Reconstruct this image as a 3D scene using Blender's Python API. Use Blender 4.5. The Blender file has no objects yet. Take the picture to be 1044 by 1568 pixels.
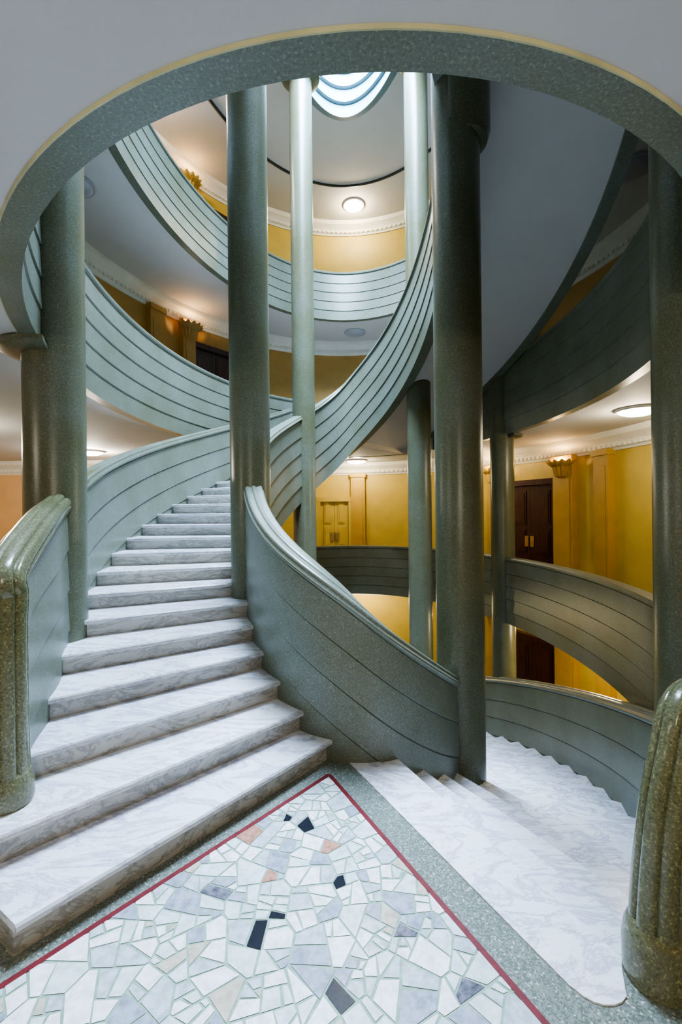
import bpy, math, random, bmesh
from math import sin, cos, radians, pi, sqrt
from mathutils import Vector
random.seed(7)
scene = bpy.context.scene
COL = scene.collection

# ------------------------------------------------------------------ layout
CX, CY = 0.15, 6.45
AI, BI = 1.35, 3.2         # inner edge of the stair
AO, BO = 3.19, 5.14        # outer edge of the stair well
AW, BW = 5.0, 6.7          # gallery wall
RIS = 0.15
NR = 23
F = RIS * NR               # storey height 3.45
SLAB = 0.25

def ell(t, a, b, off=0.0):
    r = radians(t)
    x, y = CX + a*sin(r), CY - b*cos(r)
    nx, ny = sin(r)/a, -cos(r)/b
    l = sqrt(nx*nx+ny*ny); nx /= l; ny /= l
    return x+nx*off, y+ny*off, nx, ny

# ------------------------------------------------------------------ materials
def new_mat(name):
    m = bpy.data.materials.new(name); m.use_nodes = True
    nt = m.node_tree
    return m, nt, nt.nodes['Principled BSDF']

def N(nt, typ, **kw):
    n = nt.nodes.new(typ)
    for k, v in kw.items(): setattr(n, k, v)
    return n

def ramp(nt, src, stops, interp='LINEAR'):
    r = N(nt, 'ShaderNodeValToRGB'); r.color_ramp.interpolation = interp
    e = r.color_ramp.elements
    while len(e) < len(stops): e.new(0.5)
    for i, (p, c) in enumerate(stops):
        e[i].position = p; e[i].color = (*c, 1)
    nt.links.new(src, r.inputs['Fac'])
    return r

def coords(nt):
    return N(nt, 'ShaderNodeTexCoord').outputs['Object']

def noise(nt, co, scale, detail=4, rough=0.55):
    n = N(nt, 'ShaderNodeTexNoise')
    n.inputs['Scale'].default_value = scale
    n.inputs['Detail'].default_value = detail
    n.inputs['Roughness'].default_value = rough
    nt.links.new(co, n.inputs['Vector'])
    return n

def bump(nt, bsdf, src, strength, dist=0.01):
    b = N(nt, 'ShaderNodeBump')
    b.inputs['Strength'].default_value = strength
    b.inputs['Distance'].default_value = dist
    nt.links.new(src, b.inputs['Height'])
    nt.links.new(b.outputs['Normal'], bsdf.inputs['Normal'])

def mixrgb(nt, fac, a, b, mode='MIX'):
    m = N(nt, 'ShaderNodeMixRGB'); m.blend_type = mode
    if isinstance(fac, float): m.inputs[0].default_value = fac
    else: nt.links.new(fac, m.inputs[0])
    for i, v in ((1, a), (2, b)):
        if isinstance(v, tuple): m.inputs[i].default_value = (*v, 1)
        else: nt.links.new(v, m.inputs[i])
    return m.outputs[0]

def stone_green(name, c1, c2, c3, rough=0.42, speck=1.0):
    m, nt, b = new_mat(name)
    co = coords(nt)
    big = noise(nt, co, 1.3, 6, 0.65)
    fine = noise(nt, co, 85, 3, 0.75)
    base = ramp(nt, big.outputs['Fac'], [(0.3, c1), (0.52, c2), (0.72, c3)])
    lo = 1-0.4*speck
    sp = ramp(nt, fine.outputs['Fac'], [(0.34, (lo, lo, lo)), (0.46, (1, 1, 1)), (0.56, (1.0, 1.0, 1.0)), (0.66, (1+0.9*speck, 1+0.9*speck, 1+0.75*speck))])
    nt.links.new(mixrgb(nt, 1.0, base.outputs[0], sp.outputs[0], 'MULTIPLY'), b.inputs['Base Color'])
    b.inputs['Roughness'].default_value = rough
    bump(nt, b, fine.outputs['Fac'], 0.16, 0.004)
    return m

M_COL = stone_green('column_green_stucco', (0.098, 0.100, 0.048), (0.118, 0.126, 0.080), (0.140, 0.155, 0.118), 0.30, 0.9)
M_PAR = stone_green('parapet_green_stucco', (0.128, 0.140, 0.090), (0.154, 0.176, 0.136), (0.178, 0.206, 0.174), 0.36, 0.85)
M_RAIL = stone_green('rail_green_polished', (0.110, 0.112, 0.050), (0.155, 0.160, 0.090), (0.20, 0.21, 0.15), 0.2, 1.3)

def plaster(name, c, var=0.06, rough=0.75):
    m, nt, b = new_mat(name)
    co = coords(nt)
    n = noise(nt, co, 3.0, 4)
    lo = tuple(x*(1-var) for x in c); hi = tuple(min(1, x*(1+var)) for x in c)
    r = ramp(nt, n.outputs['Fac'], [(0.3, lo), (0.7, hi)])
    nt.links.new(r.outputs[0], b.inputs['Base Color'])
    b.inputs['Roughness'].default_value = rough
    n2 = noise(nt, co, 120, 2)
    bump(nt, b, n2.outputs['Fac'], 0.06, 0.003)
    return m
M_WHITE = plaster('ceiling_white_paint', (0.58, 0.565, 0.545), 0.02)
M_CORN = plaster('cornice_cream_paint', (0.76, 0.74, 0.66))
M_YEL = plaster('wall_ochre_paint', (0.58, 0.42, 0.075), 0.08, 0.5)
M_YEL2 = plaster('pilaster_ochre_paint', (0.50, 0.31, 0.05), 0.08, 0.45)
M_YEL_DIM = plaster('wall_ochre_dimmed', (0.46, 0.26, 0.07), 0.08, 0.5)  # same ochre, with the dimness of the unlit gallery put into the colour
M_PEACH = plaster('wall_peach_paint', (0.74, 0.47, 0.22), 0.05, 0.7)
M_DARK = plaster('dark_moulding', (0.03, 0.035, 0.03), 0.1, 0.5)
M_PALEG = plaster('drum_pale_green', (0.13, 0.20, 0.22), 0.06, 0.6)
M_EDGE = plaster('ring_edge_warm_lit', (0.50, 0.48, 0.27), 0.2, 0.5)  # warm light on the ring's outer face, painted as a cream tone

def marble(name, base, vein, lo, scale=1.6, rot=0.7, zs=5.0):
    m, nt, b = new_mat(name)
    co = coords(nt)
    mp = N(nt, 'ShaderNodeMapping'); mp.inputs['Rotation'].default_value = (0, 0, rot); mp.inputs['Scale'].default_value = (1.0, 2.6, zs)
    nt.links.new(co, mp.inputs['Vector'])
    n1 = noise(nt, mp.outputs[0], scale, 10, 0.72)
    n1.inputs['Distortion'].default_value = 0.8
    r1 = ramp(nt, n1.outputs['Fac'], [(0.455, base), (0.494, vein), (0.506, vein), (0.545, base)])
    n2 = noise(nt, mp.outputs[0], 9.0, 10, 0.8); n2.inputs['Distortion'].default_value = 0.5
    r2 = ramp(nt, n2.outputs['Fac'], [(0.34, lo), (0.48, (1, 1, 1))])
    c = mixrgb(nt, 1.0, r1.outputs[0], r2.outputs[0], 'MULTIPLY')
    sx = N(nt, 'ShaderNodeSeparateXYZ'); nt.links.new(co, sx.inputs[0])
    q = N(nt, 'ShaderNodeMath', operation='MULTIPLY_ADD'); nt.links.new(sx.outputs[2], q.inputs[0]); q.inputs[1].default_value = 1/RIS; q.inputs[2].default_value = 100.25
    fl = N(nt, 'ShaderNodeMath', operation='FLOOR'); nt.links.new(q.outputs[0], fl.inputs[0])
    wn = N(nt, 'ShaderNodeTexWhiteNoise'); wn.noise_dimensions = '1D'; nt.links.new(fl.outputs[0], wn.inputs['W'])
    rt = ramp(nt, wn.outputs['Value'], [(0.0, (0.88, 0.89, 0.92)), (1.0, (1, 1, 1))])
    c = mixrgb(nt, 1.0, c, rt.outputs[0], 'MULTIPLY')
    nt.links.new(c, b.inputs['Base Color'])
    b.inputs['Roughness'].default_value = 0.22
    return m
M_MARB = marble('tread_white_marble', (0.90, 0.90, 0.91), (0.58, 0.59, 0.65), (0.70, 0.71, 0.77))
M_RISER = marble('riser_shaded_marble', (0.47, 0.45, 0.39), (0.29, 0.28, 0.24), (0.70, 0.70, 0.67))  # white marble again, shade on the risers put into the greyer colour
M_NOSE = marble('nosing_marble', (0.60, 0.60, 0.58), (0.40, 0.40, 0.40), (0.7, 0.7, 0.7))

def terrazzo():
    m, nt, b = new_mat('floor_grey_green_terrazzo')
    co = coords(nt)
    v = N(nt, 'ShaderNodeTexVoronoi'); v.inputs['Scale'].default_value = 150
    nt.links.new(co, v.inputs['Vector'])
    s = N(nt, 'ShaderNodeSeparateColor'); nt.links.new(v.outputs['Color'], s.inputs[0])
    r = ramp(nt, s.outputs[0], [(0.0, (0.11, 0.13, 0.11)), (0.35, (0.18, 0.205, 0.18)), (0.75, (0.23, 0.255, 0.22)), (0.95, (0.46, 0.48, 0.43))], 'CONSTANT')
    nt.links.new(r.outputs[0], b.inputs['Base Color'])
    b.inputs['Roughness'].default_value = 0.3
    return m
M_TERR = terrazzo()

def plain(name, c, rough=0.4, metal=0.0, sc=25, lo=0.8):
    m, nt, b = new_mat(name)
    co = coords(nt); n = noise(nt, co, sc, 6, 0.65)
    r = ramp(nt, n.outputs['Fac'], [(0.35, tuple(x*lo for x in c)), (0.6, tuple(min(1, x*1.08) for x in c))])
    nt.links.new(r.outputs[0], b.inputs['Base Color'])
    b.inputs['Roughness'].default_value = rough
    b.inputs['Metallic'].default_value = metal
    return m
M_RED = plain('red_marble_strip', (0.15, 0.020, 0.024), 0.3)
M_BLACK = plain('black_marble', (0.014, 0.015, 0.022), 0.2)
M_GROUT = plain('green_grout', (0.24, 0.34, 0.26), 0.6)
M_BRASS = plain('brass', (0.7, 0.5, 0.2), 0.3, 1.0)
SH = [plain('shard_white', (0.82, 0.82, 0.81), 0.2, 0, 22, 0.80), plain('shard_cool_white', (0.63, 0.68, 0.69), 0.2, 0, 18, 0.78),
      plain('shard_pale_grey', (0.48, 0.53, 0.55), 0.2, 0, 24, 0.72), plain('shard_blue_grey', (0.34, 0.37, 0.43), 0.2, 0, 20, 0.65),
      plain('shard_beige', (0.52, 0.46, 0.36), 0.2, 0, 20, 0.75), plain('shard_pinkish', (0.46, 0.23, 0.16), 0.2, 0, 30, 0.65),
      plain('shard_dark_grey', (0.17, 0.17, 0.21), 0.2, 0, 30, 0.35), M_BLACK]

def wood():
    m, nt, b = new_mat('door_dark_wood')
    co = coords(nt)
    mp = N(nt, 'ShaderNodeMapping'); mp.inputs['Scale'].default_value = (14, 14, 1.2)
    nt.links.new(co, mp.inputs['Vector'])
    n = noise(nt, mp.outputs[0], 2.5, 6)
    r = ramp(nt, n.outputs['Fac'], [(0.3, (0.026, 0.008, 0.006)), (0.7, (0.075, 0.024, 0.016))])
    nt.links.new(r.outputs[0], b.inputs['Base Color']); b.inputs['Roughness'].default_value = 0.28
    return m
M_WOOD = wood()

def emis(name, c, s):
    m, nt, b = new_mat(name)
    b.inputs['Base Color'].default_value = (*c, 1)
    b.inputs['Emission Color'].default_value = (*c, 1)
    b.inputs['Emission Strength'].default_value = s
    return m
M_SKY = emis('skylight_glass', (0.56, 0.74, 1.0), 200)
M_LAMP = emis('lamp_opal_glass_lit', (1.0, 0.93, 0.78), 14)
M_LAMPOFF = plaster('lamp_opal_glass_unlit', (0.38, 0.39, 0.43), 0.02, 0.3)

# ------------------------------------------------------------------ mesh helpers
def empty(name, loc=(0, 0, 0)):
    e = bpy.data.objects.new(name, None); e.location = loc
    e.empty_display_size = 0.2
    COL.objects.link(e); return e

def mk(name, verts, faces, mats, fm=None, parent=None, smooth=True, ang=28):
    me = bpy.data.meshes.new(name)
    me.from_pydata([tuple(v) for v in verts], [], faces)
    if not isinstance(mats, (list, tuple)): mats = [mats]
    for m in mats: me.materials.append(m)
    if fm:
        for p, i in zip(me.polygons, fm): p.material_index = i
    bm = bmesh.new(); bm.from_mesh(me)
    bmesh.ops.recalc_face_normals(bm, faces=bm.faces)
    bm.to_mesh(me); bm.free()
    if smooth:
        for p in me.polygons: p.use_smooth = True
        me.set_sharp_from_angle(angle=radians(ang))
    me.update()
    o = bpy.data.objects.new(name, me); COL.objects.link(o)
    if parent: o.parent = parent
    return o

def sweep_data(path, prof, closed_path=False, closed_prof=True, caps=True):
    V, Fc = [], []
    np_ = len(prof)
    for p in path:
        x, y, nx, ny, z = p[:5]
        for (o, zz) in prof:
            V.append((x+nx*o, y+ny*o, z+zz))
    n = len(path)
    for i in range(n if closed_path else n-1):
        j = (i+1) % n
        for k in range(np_ if closed_prof else np_-1):
            l = (k+1) % np_
            Fc.append((i*np_+k, j*np_+k, j*np_+l, i*np_+l))
    if caps and not closed_path and closed_prof:
        Fc.append(tuple(range(np_))); Fc.append(tuple((n-1)*np_+k for k in range(np_)))
    return V, Fc

def merge(parts):
    V, Fc, M = [], [], []
    for p in parts:
        v, f = p[0], p[1]; m = p[2] if len(p) > 2 else 0
        b = len(V); V += list(v)
        Fc += [tuple(i+b for i in ff) for ff in f]
        M += [m]*len(f)
    return V, Fc, M

def box_data(cx, cy, cz, sx, sy, sz, ang=0.0):
    c, s = cos(ang), sin(ang); V = []
    for dz in (-1, 1):
        for dx, dy in ((-1, -1), (1, -1), (1, 1), (-1, 1)):
            x, y = dx*sx/2, dy*sy/2
            V.append((cx+x*c-y*s, cy+x*s+y*c, cz+dz*sz/2))
    return V, [(0, 3, 2, 1), (4, 5, 6, 7), (0, 1, 5, 4), (1, 2, 6, 5), (2, 3, 7, 6), (3, 0, 4, 7)]

def lathe_data(cx, cy, prof, seg=40, a0=0.0, a1=None):
    V, Fc = [], []
    full = a1 is None
    n = seg if full else seg+1
    for (r, z) in prof:
        for i in range(n):
            a = a0+(2*pi if full else (a1-a0))*i/seg; V.append((cx+r*cos(a), cy+r*sin(a), z))
    for j in range(len(prof)-1):
        for i in range(seg):
            k = (i+1) % n
            Fc.append((j*n+i, j*n+k, (j+1)*n+k, (j+1)*n+i))
    Fc.append(tuple(range(n))); Fc.append(tuple((len(prof)-1)*n+i for i in range(n)))
    if not full:
        Fc.append(tuple(j*n for j in range(len(prof)))); Fc.append(tuple(j*n+n-1 for j in range(len(prof))))
    return V, Fc

def arc2(cx, cz, r, a0, a1, n=4):
    return [(cx+r*cos(radians(a0+(a1-a0)*i/n)), cz+r*sin(radians(a0+(a1-a0)*i/n))) for i in range(n+1)]

def parapet_profile(T, H, bands, g=0.012, rail=False):
    """section of the parapet: lapped bands on both faces, moulded coping on top"""
    top = 0.10 if rail else 0.07
    body = H - top
    bh = body/bands
    pts = [(0, -H)]
    for i in range(bands):
        zb = -H+i*bh; zt = zb+bh
        pts.append((g*(0 if i == 0 else 1.0), zb+0.004)); pts.append((0.0, zt-0.012)); pts.append((-0.008, zt-0.008))
    if rail:
        half = arc2(0.006, -0.072, 0.022, -80, 60)+arc2(-0.012, -0.028, 0.022, -20, 95)
        mirror = [(-T-o, z) for o, z in reversed(half)]
        pts += half
        pts += [(-T/2+0.026*cos(radians(a)), -0.022+0.026*sin(radians(a))) for a in (20, 55, 90, 125, 160)]
        pts += mirror
    else:
        pts += [(-0.005, -top), (0.022, -top+0.012), (0.026, -0.028), (0.012, -0.005), (-T*0.25, 0.0),
                (-T*0.75, 0.0), (-T-0.012, -0.005), (-T-0.026, -0.028), (-T-0.022, -top+0.012), (-T+0.005, -top)]
    for i in reversed(range(bands)):
        zb = -H+i*bh; zt = zb+bh
        pts.append((-T+0.008, zt-0.008)); pts.append((-T, zt-0.012)); pts.append((-T-g*(0 if i == 0 else 1.0), zb+0.004))
    pts.append((-T, -H))
    return pts

# ------------------------------------------------------------------ stair lines
def t_in(n):
    u = (n-1)/22.0
    return -11 - (160*u + 8*sin(2*pi*u))
def t_out(n):
    u = (n-1)/22.0
    return -27.5 - 133.5*u
def out_off(n):
    if n <= 1: return 0.05
    if n <= 2: return 0.05+0.08*(n-1)
    if n <= 4: return 0.13-0.28*(n-2)/2
    return -0.15
def line(k, n, oo=None):
    a = ell(t_in(n)-180*k, AI, BI, -0.03)
    b = ell(t_out(n)-180*k, AO, BO, out_off(n) if oo is None else oo)
    return Vector((a[0], a[1])), Vector((b[0], b[1]))

staircase = empty('spiral_staircase', (CX, CY, 0))
def child(o):
    o.parent = staircase
    o.matrix_parent_inverse.translation = (-CX, -CY, 0)
    return o

def flight(k):
    parts = []
    z0 = k*F
    for n in range(1, NR):
        zt = z0+RIS*n
        ins, outs = [], []
        S = 4
        for s in range(S+1):
            m = n+s/S
            a, b = line(k, m); ins.append(a); outs.append(b)
        d = (outs[0]-ins[0]).normalized(); nrm = Vector((-d.y, d.x))
        fwd = (ins[1]-ins[0])
        if nrm.dot(fwd) > 0: nrm = -nrm
        a0 = ins[0]+nrm*0.03; b0 = outs[0]+nrm*0.03
        ii = [a0]+ins[1:]; oo = [b0]+outs[1:]
        V = []; th = 0.038
        for a, b in zip(ii, oo):
            V += [(a.x, a.y, zt), (b.x, b.y, zt), (b.x, b.y, zt-th), (a.x, a.y, zt-th)]
        a1 = a0+nrm*0.010; b1 = b0+nrm*0.010
        Fc = []
        for s in range(S):
            q = s*4; r = q+4
            Fc += [(q, q+1, r+1, r), (q+1, q+2, r+2, r+1), (q+2, q+3, r+3, r+2), (q+3, q, r, r+3)]
        m0 = len(V)
        V += [(a1.x, a1.y, zt-0.010), (b1.x, b1.y, zt-0.010), (b1.x, b1.y, zt-th+0.008), (a1.x, a1.y, zt-th+0.008)]
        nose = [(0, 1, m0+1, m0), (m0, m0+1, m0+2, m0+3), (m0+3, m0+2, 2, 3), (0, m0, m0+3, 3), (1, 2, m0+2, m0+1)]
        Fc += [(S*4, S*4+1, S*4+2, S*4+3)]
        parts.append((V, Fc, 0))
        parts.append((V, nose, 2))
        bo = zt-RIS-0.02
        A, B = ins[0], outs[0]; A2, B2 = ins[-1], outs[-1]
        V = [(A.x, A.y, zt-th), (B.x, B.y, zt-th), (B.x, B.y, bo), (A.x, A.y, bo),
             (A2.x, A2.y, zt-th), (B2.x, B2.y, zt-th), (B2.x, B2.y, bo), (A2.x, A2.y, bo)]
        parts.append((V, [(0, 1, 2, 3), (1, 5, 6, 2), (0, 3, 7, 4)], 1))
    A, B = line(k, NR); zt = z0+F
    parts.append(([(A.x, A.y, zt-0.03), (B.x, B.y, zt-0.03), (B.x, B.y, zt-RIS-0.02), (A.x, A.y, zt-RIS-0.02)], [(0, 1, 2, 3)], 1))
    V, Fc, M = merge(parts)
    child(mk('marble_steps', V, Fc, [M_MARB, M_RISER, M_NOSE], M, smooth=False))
    V, Fc = [], []; S = 110; W = 6
    for s in range(S+1):
        n = 1+22.0*s/S
        a, b = line(k, n, -0.15)
        zz = z0+RIS*n-0.15-0.17
        for w in range(W+1):
            p = a.lerp(b, w/W); V.append((p.x, p.y, zz))
    for s in range(S):
        for w in range(W):
            q = s*(W+1)+w; Fc.append((q, q+1, q+W+2, q+W+1))
    child(mk('soffit', V, Fc, M_WHITE))
for k in [-2, -1, 0, 1]: flight(k)

def outer_parapet(k, n0, n1):
    path = []
    S = 90
    for s in range(S+1):
        n = n0+(n1-n0)*s/S
        e = max(0.0, min(1.0, (4.8-n)/2.4))
        off = -0.15+0.19*e*e*(3-2*e)
        extra = 1.05 + 0.13*sin(pi*max(0, min(1, (n-1.0)/5.0)))
        x, y, nx, ny = ell(t_out(n)-180*k, AO, BO, off)
        path.append((x, y, nx, ny, k*F+RIS*n+extra))
    V, Fc = sweep_data(path, parapet_profile(0.14, 1.40, 4, rail=True))
    child(mk('outer_parapet', V, Fc, M_PAR))
    return path
outer_parapet(-2, 1.7, 21.5)
outer_parapet(-1, 1.7, 19.3)
PL = outer_parapet(0, 2.72, 21.5)
outer_parapet(1, 1.7, 21.5)

path = []
t0, t1 = 330.0, -345.0
S = 420
for s in range(S+1):
    t = t0+(t1-t0)*s/S
    x, y, nx, ny = ell(t, AI, BI, 0.0)
    z = 1.11-F/180*t
    if -90 < t < 0: z -= 0.15*sin(pi*abs(t)/90)**2
    path.append((x, y, nx, ny, z))
V, Fc = sweep_data(path, parapet_profile(0.16, 1.62, 5, rail=True))
child(mk('inner_parapet', V, Fc, M_PAR))

# ------------------------------------------------------------------ floors / ceilings
def rect_pt(t):
    r = radians(t); dx, dy = sin(r)*AO, -cos(r)*BO
    lo = (-10.0-CX, -4.5-CY); hi = (6.2-CX, 14.2-CY)
    s = 1e9
    if dx > 1e-6: s = min(s, hi[0]/dx)
    if dx < -1e-6: s = min(s, lo[0]/dx)
    if dy > 1e-6: s = min(s, hi[1]/dy)
    if dy < -1e-6: s = min(s, lo[1]/dy)
    return CX+dx*s, CY+dy*s

def annulus(name, z, thick, mat, a=AO, b=BO, off=-0.02):
    V, Fc = [], []; S = 160
    for i in range(S):
        t = 360.0*i/S
        x, y, _, _ = ell(t, a, b, off); X, Y = rect_pt(t)
        V += [(x, y, z), (X, Y, z), (X, Y, z-thick), (x, y, z-thick)]
    for i in range(S):
        q = i*4; r = ((i+1) % S)*4
        Fc += [(q, q+1, r+1, r), (q+3, q+2, r+2, r+3), (q, q+3, r+3, r)]
    return mk(name, V, Fc, mat, smooth=False)

for k in (0, -1, 1, 2):
    annulus('floor', k*F, 0.10, M_TERR)
for k in (1, 0, 2):
    annulus('ceiling', k*F-0.10, SLAB-0.10, M_WHITE)
annulus('ceiling', 3*F-0.10, SLAB-0.10, M_WHITE, AI, BI, -0.05)

def landing(k):
    rot = -180*k
    pts = []
    ta, tb = t_in(NR)+180, t_in(1)
    for i in range(9):
        pts.append(ell(ta+(tb-ta)*i/8+rot, AI, BI, -0.03)[:2])
    for t in (-27.5, -31, -35, -40): pts.append(ell(t+rot, AO, BO, -0.22)[:2])
    oa, ob = -40, 27
    for i in range(33):
        pts.append(ell(oa+(ob-oa)*i/32+rot, AO, BO, 0.03)[:2])
    for t in (27, 23, 19.2): pts.append(ell(t+rot, AO, BO, -0.17)[:2])
    n = len(pts)
    V = [(x, y, k*F-0.001) for x, y in pts]+[(x, y, k*F-0.27) for x, y in pts]
    Fc = [tuple(range(n)), tuple(range(n, 2*n))]+[(i, (i+1) % n, (i+1) % n+n, i+n) for i in range(n)]
    fm = [0, 1]+[1]*n
    child(mk('landing', V, Fc, [M_TERR, M_WHITE], fm, smooth=False))
for k in (-1, 0, 1, 2): landing(k)

def flat(name, pts, z, mat, th=0.004, parent=None):
    n = len(pts)
    V = [(p[0], p[1], z) for p in pts]+[(p[0], p[1], z-th) for p in pts]
    Fc = [tuple(range(n)), tuple(range(n, 2*n))]+[(i, (i+1) % n, (i+1) % n+n, i+n) for i in range(n)]
    o = mk(name, V, Fc, mat, smooth=False)
    if parent: o.parent = parent
    return o

inlay = empty('terrazzo_floor_inlay')
tip = Vector((-0.10, 3.09)); L = Vector((-1.30, 1.74)); R = Vector((0.685, 1.60))
L2 = tip+(L-tip)*1.95; R2 = tip+(R-tip)*1.75
field = [tip, L2, Vector((L2.x, -3.5)), Vector((R2.x, -3.5)), R2]
flat('grout_bed', field, 0.004, M_GROUT, parent=inlay)
def area(P):
    return abs(sum(P[i].x*P[(i+1) % len(P)].y-P[(i+1) % len(P)].x*P[i].y for i in range(len(P))))/2
def perim(P): return sum((P[i]-P[(i+1) % len(P)]).length for i in range(len(P)))
def compact(P): return 4*pi*area(P)/max(1e-9, perim(P)**2)
def cen(P): return sum(P, Vector((0, 0)))/len(P)
def clip(Q, o, nn):
    A = []
    for j in range(len(Q)):
        a, b = Q[j], Q[(j+1) % len(Q)]
        sa, sb = (a-o).dot(nn), (b-o).dot(nn)
        if sa >= 0: A.append(a)
        if sa*sb < 0: A.append(a+(b-a)*(sa/(sa-sb)))
    return A
def inset(P, w):
    n = len(P)
    sgn = 1 if sum(P[i].x*P[(i+1) % n].y-P[(i+1) % n].x*P[i].y for i in range(n)) > 0 else -1
    Q = list(P)
    for i in range(n):
        p, q = P[i], P[(i+1) % n]
        if (q-p).length < 1e-5: continue
        d = (q-p).normalized()*sgn
        nn = Vector((-d.y, d.x))
        a = rng.uniform(-0.07, 0.07); nn = Vector((nn.x*cos(a)-nn.y*sin(a), nn.x*sin(a)+nn.y*cos(a)))
        Q = clip(Q, (p+q)/2+nn*w*rng.uniform(0.7, 1.7), nn)
        if len(Q) < 3: return None
    return Q
# crazy paving: coarse irregular cells broken again and again by straight cracks
rng = random.Random(33)
def breakup(P, out):
    lim = rng.choice([0.003, 0.005, 0.009, 0.014, 0.020])
    if area(P) < lim: out.append(P); return
    best, bs = None, -1
    for _ in range(8):
        dia = max(((P[i]-P[j]) for i in range(len(P)) for j in range(i)), key=lambda v: v.length)
        an = math.atan2(dia.y, dia.x)+pi/2+rng.uniform(-0.85, 0.85)
        o = cen(P)+dia*rng.uniform(-0.22, 0.22); nn = Vector((-sin(an), cos(an)))
        A, B = clip(P, o, nn), clip(P, o, -nn)
        if len(A) < 3 or len(B) < 3: continue
        s = min(compact(A), compact(B))+rng.uniform(0, 0.16)
        if s > bs: bs, best = s, (A, B)
    if not best: out.append(P); return
    breakup(best[0], out); breakup(best[1], out)
seeds = []
tries = 0
while tries < 9000:
    tries += 1
    p = Vector((rng.uniform(L2.x-0.2, R2.x+0.2), rng.uniform(-1.3, 3.3)))
    if all((p-q).length > 0.17 for q in seeds): seeds.append(p)
shards = []
for i, p in enumerate(seeds):
    Q = list(field)
    for j, q in enumerate(seeds):
        if j == i or (q-p).length > 0.8: continue
        Q = clip(Q, (p+q)/2, (p-q).normalized())
        if len(Q) < 3: break
    if len(Q) < 3 or area(Q) > 0.2: continue
    breakup(Q, shards)
cs = [cen(P) for P in shards]
special = {}
def mark(lst, m):
    for x, y in lst:
        v = Vector((x, y))
        i = min((i for i in range(len(shards)) if i not in special), key=lambda i: (cs[i]-v).length+(0.05 if compact(shards[i]) < 0.6 else 0)+abs(area(shards[i])-0.009)*6)
        special[i] = m
mark([(-.34, 2.65), (-.18, 2.56), (0.0, 2.22), (-.325, 2.01), (-.352, 1.90), (-.022, 1.70)], 7)
mark([(.26, 1.94), (.417, 1.68), (-.63, 2.18)], 6)
mark([(-0.09, 2.42), (-0.45, 2.52), (-.42, 2.25)], 5)
parts = []
for i, P in enumerate(shards):
    Q = inset(P, 0.0038)
    if not Q or len(Q) < 3: continue
    u = rng.random()
    mi = 0 if u < .34 else 1 if u < .62 else 2 if u < .83 else 3 if u < .92 else 4 if u < .975 else 1
    mi = special.get(i, mi)
    parts.append(([(q.x, q.y, 0.0062) for q in Q], [tuple(range(len(Q)))], mi))
V, Fc, M = merge(parts)
o = mk('marble_shards', V, Fc, SH, M, smooth=False); o.parent = inlay
def strip(p, q, w):
    d = (q-p).normalized(); nn = Vector((-d.y, d.x))*w/2
    return [p+nn, q+nn, q-nn, p-nn]
up = Vector((tip.x, tip.y+0.02))
flat('red_strip_a', strip(up, L2, 0.026), 0.0070, M_RED, parent=inlay)
flat('red_strip_b', strip(up, R2, 0.026), 0.0071, M_RED, parent=inlay)
A, B = line(-1, NR)
d = (B-A).normalized(); nn = Vector((-d.y, d.x))
if nn.dot(Vector((1, 0.3))) < 0: nn = -nn
A3 = A+nn*0.03; B3 = A+d*((B-A).length-0.10)+nn*0.03
mp_ = [Vector((0.02, 3.30)), Vector((0.84, 1.72))]
for i in range(7):
    a = radians(205+i*(110/6)); mp_.append(Vector((0.955+0.10*cos(a)*1.1, 1.745+0.10*sin(a))))
mp_ += [B3, A3]
flat('head_of_stair_marble', mp_, 0.006, M_MARB, 0.035, parent=inlay)

# ------------------------------------------------------------------ gallery parapets
def ring(k, ta, tb, top=0.95):
    path = []; S = int(abs(tb-ta)/2)
    for s in range(S+1):
        t = ta+(tb-ta)*s/S
        x, y, nx, ny = ell(t, AO, BO, 0.0)
        path.append((x, y, nx, ny, k*F+top))
    V, Fc = sweep_data(path, parapet_profile(0.125, top+0.262, 5))
    mk('gallery_parapet', V, Fc, M_PAR)
ring(0, 25, 300)
ring(1, 204, 510, 1.10)
ring(2, 24, 330)
ring(-1, 204, 510)
def beam(k, ta, tb):
    path = []
    for s in range(31):
        t = ta+(tb-ta)*s/30
        x, y, nx, ny = ell(t, AO, BO, 0.0); path.append((x, y, nx, ny, k*F-0.02))
    V, Fc = sweep_data(path, [(0, 0), (0, -0.26), (-0.15, -0.26), (-0.15, 0)])
    mk('landing_edge_beam', V, Fc, M_PAR)
beam(1, 150, 206); beam(2, -32, 26)
path = [(*ell(360*s/180, AO, BO, 0.0), F-SLAB) for s in range(180)]
V, Fc = sweep_data(path, [(0.0, 0.005), (0.0, -0.0125), (0.006, -0.0125), (0.010, 0.005)], closed_path=True)
mk('ring_lit_edge', V, Fc, M_EDGE)  # added strip that carries the painted warm light along the ring
path = [(*ell(360*s/140, AO, BO, 0.0), 3*F-SLAB) for s in range(140)]
V, Fc = sweep_data(path, [(0, 0.01), (0.0, -0.03), (-0.03, -0.04), (-0.06, -0.03), (-0.06, 0.01)], closed_path=True)
mk('trim_1', V, Fc, M_DARK)

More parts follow.
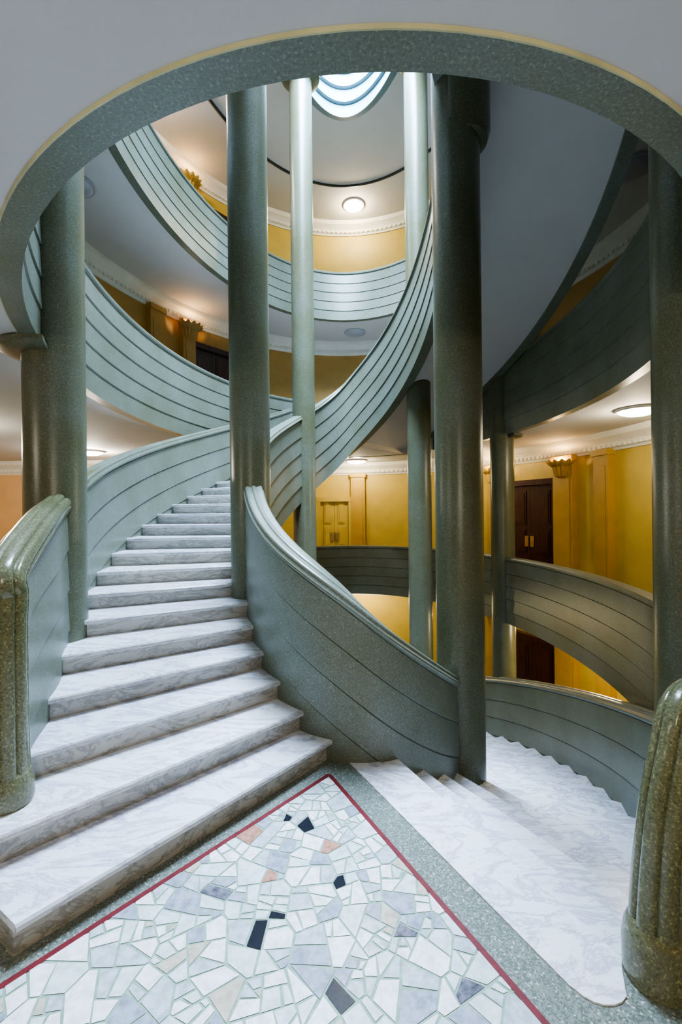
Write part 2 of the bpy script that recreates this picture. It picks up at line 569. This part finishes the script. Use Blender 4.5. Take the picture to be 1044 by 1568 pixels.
# ------------------------------------------------------------------ columns
def column(x, y, r, zb, zt, caps, half=False, collar=None):
    e = empty('column', (x, y, zb))
    prof = [(r*1.12, zb), (r*1.12, zb+0.08), (r*1.04, zb+0.11), (r, zb+0.14), (r, zt-0.05), (r, zt)]
    V, Fc = lathe_data(0, 0, [(a, b-zb) for a, b in prof], 56)
    mk('shaft', V, Fc, M_COL, parent=e)
    a0, a1 = 0.0, None
    if half:
        nx, ny = (x-CX)/AO**2, (y-CY)/BO**2
        am = math.atan2(ny, nx); a0, a1 = am-pi/2, am+pi/2
    for c in caps:
        rr = r if not half else 0.02
        V, Fc = lathe_data(0, 0, [(rr, c-0.07-zb), (r*1.15, c-0.065-zb), (r*1.6, c-0.045-zb), (r*1.7, c-0.03-zb), (r*1.7, c-zb)], 40, a0, a1)
        mk('capital', V, Fc, M_COL, parent=e)
    if collar:
        V, Fc = lathe_data(0.055, 0.02, [(r*0.8, collar-zb), (r*1.1, collar+0.04-zb), (r*1.22, collar+0.12-zb), (r*1.22, collar+0.85-zb), (r*0.9, collar+0.87-zb)], 48)
        mk('collar', V, Fc, M_COL, parent=e)
RC = 0.215
ZT = 3*F-SLAB
column(-0.98, 4.94, RC, -6.5, ZT, [ZT])
column(1.08, 4.16, RC, -6.5, ZT, [ZT], collar=5.12)
column(-0.69, 8.67, RC, -6.5, ZT, [ZT])
column(1.44, 8.30, RC, -6.5, ZT, [ZT])
caps = [F-SLAB-0.012, 2*F-SLAB-0.012, ZT]
column(-2.42, 3.86, 0.235, -6.5, ZT, caps, True)
column(2.38, 3.10, RC, -6.5, ZT, caps, True)
column(-2.02, 9.90, RC, -6.5, ZT, caps, True)
column(3.02, 8.50, RC, -6.5, ZT, caps, True)

# ------------------------------------------------------------------ newels
def tube(name, pts, radii, mat, lobes=7, depth=0.10, parent=None, seg=112):
    P = [Vector(p) for p in pts]
    Q, RR = [], []
    for i in range(len(P)-1):
        p0 = P[max(i-1, 0)]; p1 = P[i]; p2 = P[i+1]; p3 = P[min(i+2, len(P)-1)]
        for s in range(8):
            u = s/8
            Q.append(0.5*((2*p1)+(-p0+p2)*u+(2*p0-5*p1+4*p2-p3)*u*u+(-p0+3*p1-3*p2+p3)*u**3))
            RR.append(radii[i]*(1-u)+radii[i+1]*u)
    Q.append(P[-1]); RR.append(radii[-1])
    V, Fc = [], []
    ref = Vector((1, 0, 0))
    for i, q in enumerate(Q):
        tg = (Q[min(i+1, len(Q)-1)]-Q[max(i-1, 0)]).normalized()
        ref = (ref-tg*ref.dot(tg)).normalized(); bi = tg.cross(ref)
        for j in range(seg):
            a = 2*pi*j/seg
            r = RR[i]*(1-depth*(1-abs(cos(lobes*a/2)))**2.2)
            V.append(q+ref*(r*cos(a))+bi*(r*sin(a)))
    for i in range(len(Q)-1):
        for j in range(seg):
            k = (j+1) % seg
            Fc.append((i*seg+j, i*seg+k, (i+1)*seg+k, (i+1)*seg+j))
    Fc.append(tuple(range(seg))); Fc.append(tuple((len(Q)-1)*seg+j for j in range(seg)))
    return mk(name, V, Fc, mat, parent=parent, ang=60)

def pl(i, dz=0.0):
    p = PL[i]; return Vector((p[0]-p[2]*0.07, p[1]-p[3]*0.07, p[4]+dz))
nl = empty('newel_post')
bx, by = -1.755, 2.37
j1, j2 = pl(7, -.06), pl(14, -.065)
tube('ribbed_post', [(bx, by, .30), (bx, by, .6), (bx, by, .95), (bx, by, 1.22), (bx-.002, by+.01, 1.38), (bx-.03, by+.05, 1.50), j1, j2, pl(22, -.07), pl(30, -.08)],
     [.108, .103, .100, .100, .102, .104, .104, .10, .09, .06], M_RAIL, 7, 0.16, nl)
V, Fc = lathe_data(bx, by, [(.114, .30), (.122, .33), (.122, .40), (.114, .43), (.108, .46), (.09, .48)], 48)
mk('base_collar', V, Fc, M_RAIL, parent=nl)
nr = empty('newel_post')
bx, by = 1.20, 1.75
def rp(t, z):
    x, y, nx, ny = ell(t, AO, BO, -0.07); return (x, y, z)
tube('ribbed_post', [(bx, by, 0.0), (bx+.008, by, .3), (bx+.04, by+.01, .6), (bx+.10, by+.03, .84), (bx+.19, by+.08, 1.0), rp(29, 1.0), rp(34, .95)],
     [.104, .097, .090, .088, .090, .092, .07], M_RAIL, 7, 0.16, nr)
V, Fc = lathe_data(bx, by, [(.118, .0), (.120, .12), (.114, .17), (.104, .20), (.09, .22)], 48)
mk('base_collar', V, Fc, M_RAIL, parent=nr)

# ------------------------------------------------------------------ walls
def wall_arc(name, k, ta, tb, mat, z0=None, z1=None):
    z0 = k*F if z0 is None else z0; z1 = (k+1)*F-SLAB+0.01 if z1 is None else z1
    path = []; S = max(8, int(abs(tb-ta)/3))
    for s in range(S+1):
        t = ta+(tb-ta)*s/S
        path.append((*ell(t, AW, BW, 0.0), z0))
    V, Fc = sweep_data(path, [(0, 0), (0, z1-z0), (0.12, z1-z0), (0.12, 0)])
    return mk(name, V, Fc, mat)
CP = [(0.0, 0.0), (0.0, -0.34), (-0.03, -0.34), (-0.04, -0.30), (-0.07, -0.28), (-0.08, -0.20), (-0.13, -0.14), (-0.20, -0.10), (-0.22, -0.06), (-0.22, 0.0)]
def cornice(name, k, pathxy):
    zc = (k+1)*F-SLAB
    path = [(x, y, nx, ny, zc) for x, y, nx, ny in pathxy]
    parts = [sweep_data(path, CP)]
    for i in range(len(pathxy)-1):
        x, y, nx, ny = pathxy[i]; X, Y = pathxy[i+1][:2]
        d = math.hypot(X-x, Y-y); m = max(1, int(round(d/0.11)))
        for j in range(m):
            u = (j+0.5)/m; px, py = x+(X-x)*u, y+(Y-y)*u
            parts.append(box_data(px-nx*0.075, py-ny*0.075, zc-0.255, 0.055, 0.05, 0.05, math.atan2(Y-y, X-x)))
    V, Fc, M = merge(parts)
    mk(name, V, Fc, M_CORN)
def arcpath(ta, tb, st=3):
    S = int(abs(tb-ta)/st); return [ell(ta+(tb-ta)*s/S, AW, BW, 0.0) for s in range(S+1)]

wall_arc('wall_gallery', 0, 40, 215, M_YEL)
wall_arc('wall_upper_gallery', 1, 0, 360, M_YEL_DIM)
wall_arc('wall_top_gallery', 2, 0, 360, M_YEL)
wall_arc('wall_lower_gallery', -1, 0, 360, M_YEL)
wall_arc('wall_basement', -2, 0, 360, M_YEL, -7.0, -F+0.0)
cornice('trim_2', 0, arcpath(40, 215))
cornice('trim_3', 1, arcpath(40, 320))
cornice('trim_4', 2, arcpath(40, 320))
cornice('trim_5', -1, arcpath(40, 320))
def wall_st(name, p, q, mat, z0=0.0, z1=F-SLAB+0.01, th=0.12):
    p, q = Vector(p), Vector(q); d = (q-p).normalized()
    nn = Vector((-d.y, d.x))
    path = [(p.x, p.y, nn.x, nn.y, z0), (q.x, q.y, nn.x, nn.y, z0)]
    V, Fc = sweep_data(path, [(0, 0), (0, z1-z0), (th, z1-z0), (th, 0)])
    mk(name, V, Fc, mat, smooth=False)
e1 = ell(215, AW, BW)[:2]; e0 = ell(40, AW, BW)[:2]
wall_st('wall_north_wing', e1, (-9.8, e1[1]), M_PEACH, th=-0.12)
wall_st('wall_west', (-9.8, e1[1]), (-9.8, -4.3), M_PEACH, th=-0.12)
wall_st('wall_south', (-9.8, -4.3), (e0[0], -4.3), M_PEACH, th=-0.12)
wall_st('wall_east', (e0[0], -4.3), e0, M_PEACH, th=-0.12)
cornice('trim_6', 0, [(e1[0], e1[1], 0, 1), (-9.8, e1[1], 0, 1)])
cornice('trim_7', 0, [(-9.8, e1[1], -1, 0), (-9.8, -4.3, -1, 0)])
V, Fc = lathe_data(CX, CY, [(6.9, -7.2), (6.9, -7.0)], 60)
mk('floor', V, Fc, M_TERR, smooth=False)

# ------------------------------------------------------------------ wall fittings
def frame_at(t):
    return ell(t, AW, BW, 0.0)
def fit(parts, t, z, items):
    x, y, nx, ny = frame_at(t)
    tx, ty = -ny, nx; ang = math.atan2(ty, tx)
    for lx, dp, lz, sx, sy, sz, m in items:
        v, f = box_data(x+tx*lx-nx*dp, y+ty*lx-ny*dp, z+lz, sx, sy, sz, ang)
        parts.append((v, f, m))
dn = [0]
def door(k, t, w=1.25, h=2.35, mats=None):
    dn[0] += 1
    parts = []
    it = [(-w/2-0.06, 0.08, h/2, 0.12, 0.16, h, 0), (w/2+0.06, 0.08, h/2, 0.12, 0.16, h, 0), (0, 0.08, h+0.06, w+0.24, 0.18, 0.12, 0)]
    for sgn in (-1, 1):
        cxl = sgn*w/4
        it.append((cxl, 0.05, h/2, w/2-0.008, 0.05, h, 0))
        for zz, hh in ((0.42, 0.55), (1.10, 0.55), (1.85, 0.75)):
            it.append((cxl, 0.08, zz, w/2-0.20, 0.025, hh, 0))
            it.append((cxl, 0.095, zz, w/2-0.28, 0.02, hh-0.09, 0))
        it.append((sgn*0.07, 0.10, 1.10, 0.10, 0.03, 0.24, 1))
        it.append((cxl, 0.085, 0.09, w/2-0.10, 0.02, 0.12, 1))
    fit(parts, t, k*F, it)
    V, Fc, M = merge(parts)
    mk('door_%d' % dn[0], V, Fc, mats or [M_WOOD, M_BRASS], M, smooth=False)
def pilaster(k, t, w=0.42, mat=None):
    parts = []; H = F-SLAB-0.3
    fit(parts, t, k*F, [(0, 0.07, H/2, w, 0.16, H, 0), (0, 0.09, 0.12, w+0.06, 0.20, 0.24, 0), (0, 0.09, H-0.06, w+0.05, 0.20, 0.10, 0),
                        (0, 0.155, H/2, w-0.14, 0.02, H-0.6, 0)])
    V, Fc, M = merge(parts); mk('wall_pilaster', V, Fc, mat or M_YEL2, smooth=False)
def sconce(k, t, z=2.45, power=26, dq=0.14, mat=None):
    x, y, nx, ny = frame_at(t)
    x -= nx*dq; y -= ny*dq
    tx, ty = -ny, nx
    V, Fc = [], []; S = 36
    rows = [(0.07, 0.0), (0.12, 0.03), (0.15, 0.12), (0.17, 0.22), (0.26, 0.29), (0.28, 0.34)]
    for r, zz in rows:
        for i in range(S+1):
            a = pi*i/S; rr = r*(1+0.08*cos(14*a))
            lx = rr*cos(a)*1.15; dp = rr*sin(a)
            V.append((x+tx*lx-nx*dp, y+ty*lx-ny*dp, k*F+z+zz+(0.02*cos(14*a) if r > 0.2 else 0)))
    for j in range(len(rows)-1):
        for i in range(S):
            q = j*(S+1)+i; Fc.append((q, q+1, q+S+2, q+S+1))
    Fc.append(tuple(range(S+1)))
    o = mk('wall_sconce', V, Fc, mat or M_YEL2)
    l = bpy.data.lights.new('sconce_bulb', 'POINT'); l.energy = power; l.color = (1, 0.66, 0.30); l.shadow_soft_size = 0.04
    lo = bpy.data.objects.new('sconce_bulb', l); lo.location = (x-nx*0.12, y-ny*0.12, k*F+z+0.34); COL.objects.link(lo); lo.parent = o

for k in (-1, 0):
    door(k, 124); pilaster(k, 115.5, 0.5); sconce(k, 115.5, power=18); pilaster(k, 107, 0.34)
    pilaster(k, 133, 0.4); sconce(k, 133, power=18)
for k in (1, 2):
    m = M_YEL_DIM if k == 1 else None
    door(k, -137.5); pilaster(k, -130.5, 0.36, m); sconce(k, -130.5, power=14, mat=m); pilaster(k, -122, 0.4, m)
pilaster(1, 124, 0.4, M_YEL_DIM)
door(0, 184, 0.8, 2.1, [M_YEL, M_BRASS])
pilaster(0, 176, 0.4)

# ------------------------------------------------------------------ ceiling lamps
def lamp(k, t, on=True, power=70, a=4.02, b=5.85, col=(1, 0.82, 0.50), xy=None):
    if xy: x, y = xy
    else: x, y, _, _ = ell(t, a, b, 0.0)
    zc = (k+1)*F-SLAB
    e = empty('ceiling_lamp', (x, y, zc))
    V, Fc = lathe_data(0, 0, [(0.29, 0), (0.295, -0.02), (0.28, -0.035), (0.255, -0.035)], 40)
    mk('rim', V, Fc, M_WHITE if on else M_LAMPOFF, parent=e)
    V, Fc = lathe_data(0, 0, [(0.255, -0.034), (0.23, -0.06), (0.16, -0.085), (0.08, -0.098), (0.01, -0.10)], 40)
    mk('opal_glass', V, Fc, M_LAMP if on else M_LAMPOFF, parent=e)
    if on:
        l = bpy.data.lights.new('bulb', 'POINT'); l.energy = power; l.color = col; l.shadow_soft_size = 0.08
        lo = bpy.data.objects.new('bulb', l); lo.location = (0, 0, -0.2); COL.objects.link(lo); lo.parent = e
lamp(0, 89, power=55, col=(1, .84, .58)); lamp(0, 176, power=55, col=(1, .84, .58)); lamp(0, 135, power=20)
lamp(2, 176, power=90, col=(1, .84, .58)); lamp(2, -110, power=140, col=(1, .84, .82))
lamp(1, 176, False); lamp(1, -92, False); lamp(1, 90, False)
lamp(-1, 176, power=70); lamp(-1, 100, power=60)
lamp(0, 0, power=190, col=(1, .90, .78), xy=(-6.0, 6.5))
lamp(0, 0, power=170, col=(1, .90, .78), xy=(-5.5, 10.0))
lamp(0, 0, power=50, col=(1, .90, .78), xy=(-4.5, 1.0))
lamp(0, 0, power=120, col=(1, .93, .80), xy=(0.2, -1.6))  # added fill lamp behind the camera, brightens the landing floor

# ------------------------------------------------------------------ light drum + skylight
path = [(*ell(360*s/140, AI, BI, 0.0), ZT+2.3) for s in range(140)]
prof = []
H = 2.35; nb = 7
for i in range(nb):
    zb = -H+i*H/nb; zt = zb+H/nb
    prof += [(-0.12-0.03+0.01*i, zb), (-0.08+0.01*i, zt-0.03), (-0.03+0.01*i, zt-0.015)]
prof += [(0.15, 0), (0.15, -H+0.1)]
V, Fc = sweep_data(path, prof, closed_path=True)
mk('skylight_drum', V, Fc, M_PALEG)
sk = empty('skylight', (CX, CY, ZT+2.3))
V, Fc = [(0, 0, 0)], []
S = 80
for i in range(S):
    r = 2*pi*i/S; V.append((AI*sin(r), -BI*cos(r), 0))
Fc = [(0, 1+i, 1+(i+1) % S) for i in range(S)]
mk('glass', V, Fc, M_SKY, parent=sk, smooth=False)
parts = []
for i in range(-4, 5):
    yy = i*0.7; w = AI*sqrt(max(0.02, 1-(yy/BI)**2))
    parts.append(box_data(0, yy, -0.04, 2*w, 0.04, 0.06))
for i in (-1, 0, 1):
    parts.append(box_data(i*0.75, 0, -0.05, 0.04, 2*BI*sqrt(1-(i*0.75/AI)**2), 0.06))
V, Fc, M = merge(parts); mk('glazing_bars', V, Fc, M_WHITE, parent=sk, smooth=False)
V, Fc = box_data(CX, CY, ZT+2.45, 4.2, 7.4, 0.1); mk('roof', V, Fc, M_WHITE, smooth=False)

# ------------------------------------------------------------------ world, camera
w = bpy.data.worlds.new('World'); scene.world = w; w.use_nodes = True
w.node_tree.nodes['Background'].inputs[0].default_value = (0.6, 0.75, 1, 1)
w.node_tree.nodes['Background'].inputs[1].default_value = 0.3
cam = bpy.data.cameras.new('camera'); co = bpy.data.objects.new('camera', cam); COL.objects.link(co)
cam.sensor_fit = 'HORIZONTAL'; cam.sensor_width = 24; cam.lens = 16; cam.clip_start = 0.05
co.location = (0, 0, 1.8); co.rotation_euler = (radians(90), radians(0.6), 0)
scene.camera = co
scene.view_settings.view_transform = 'AgX'
scene.view_settings.look = 'AgX - Medium High Contrast'
scene.view_settings.exposure = 0.1
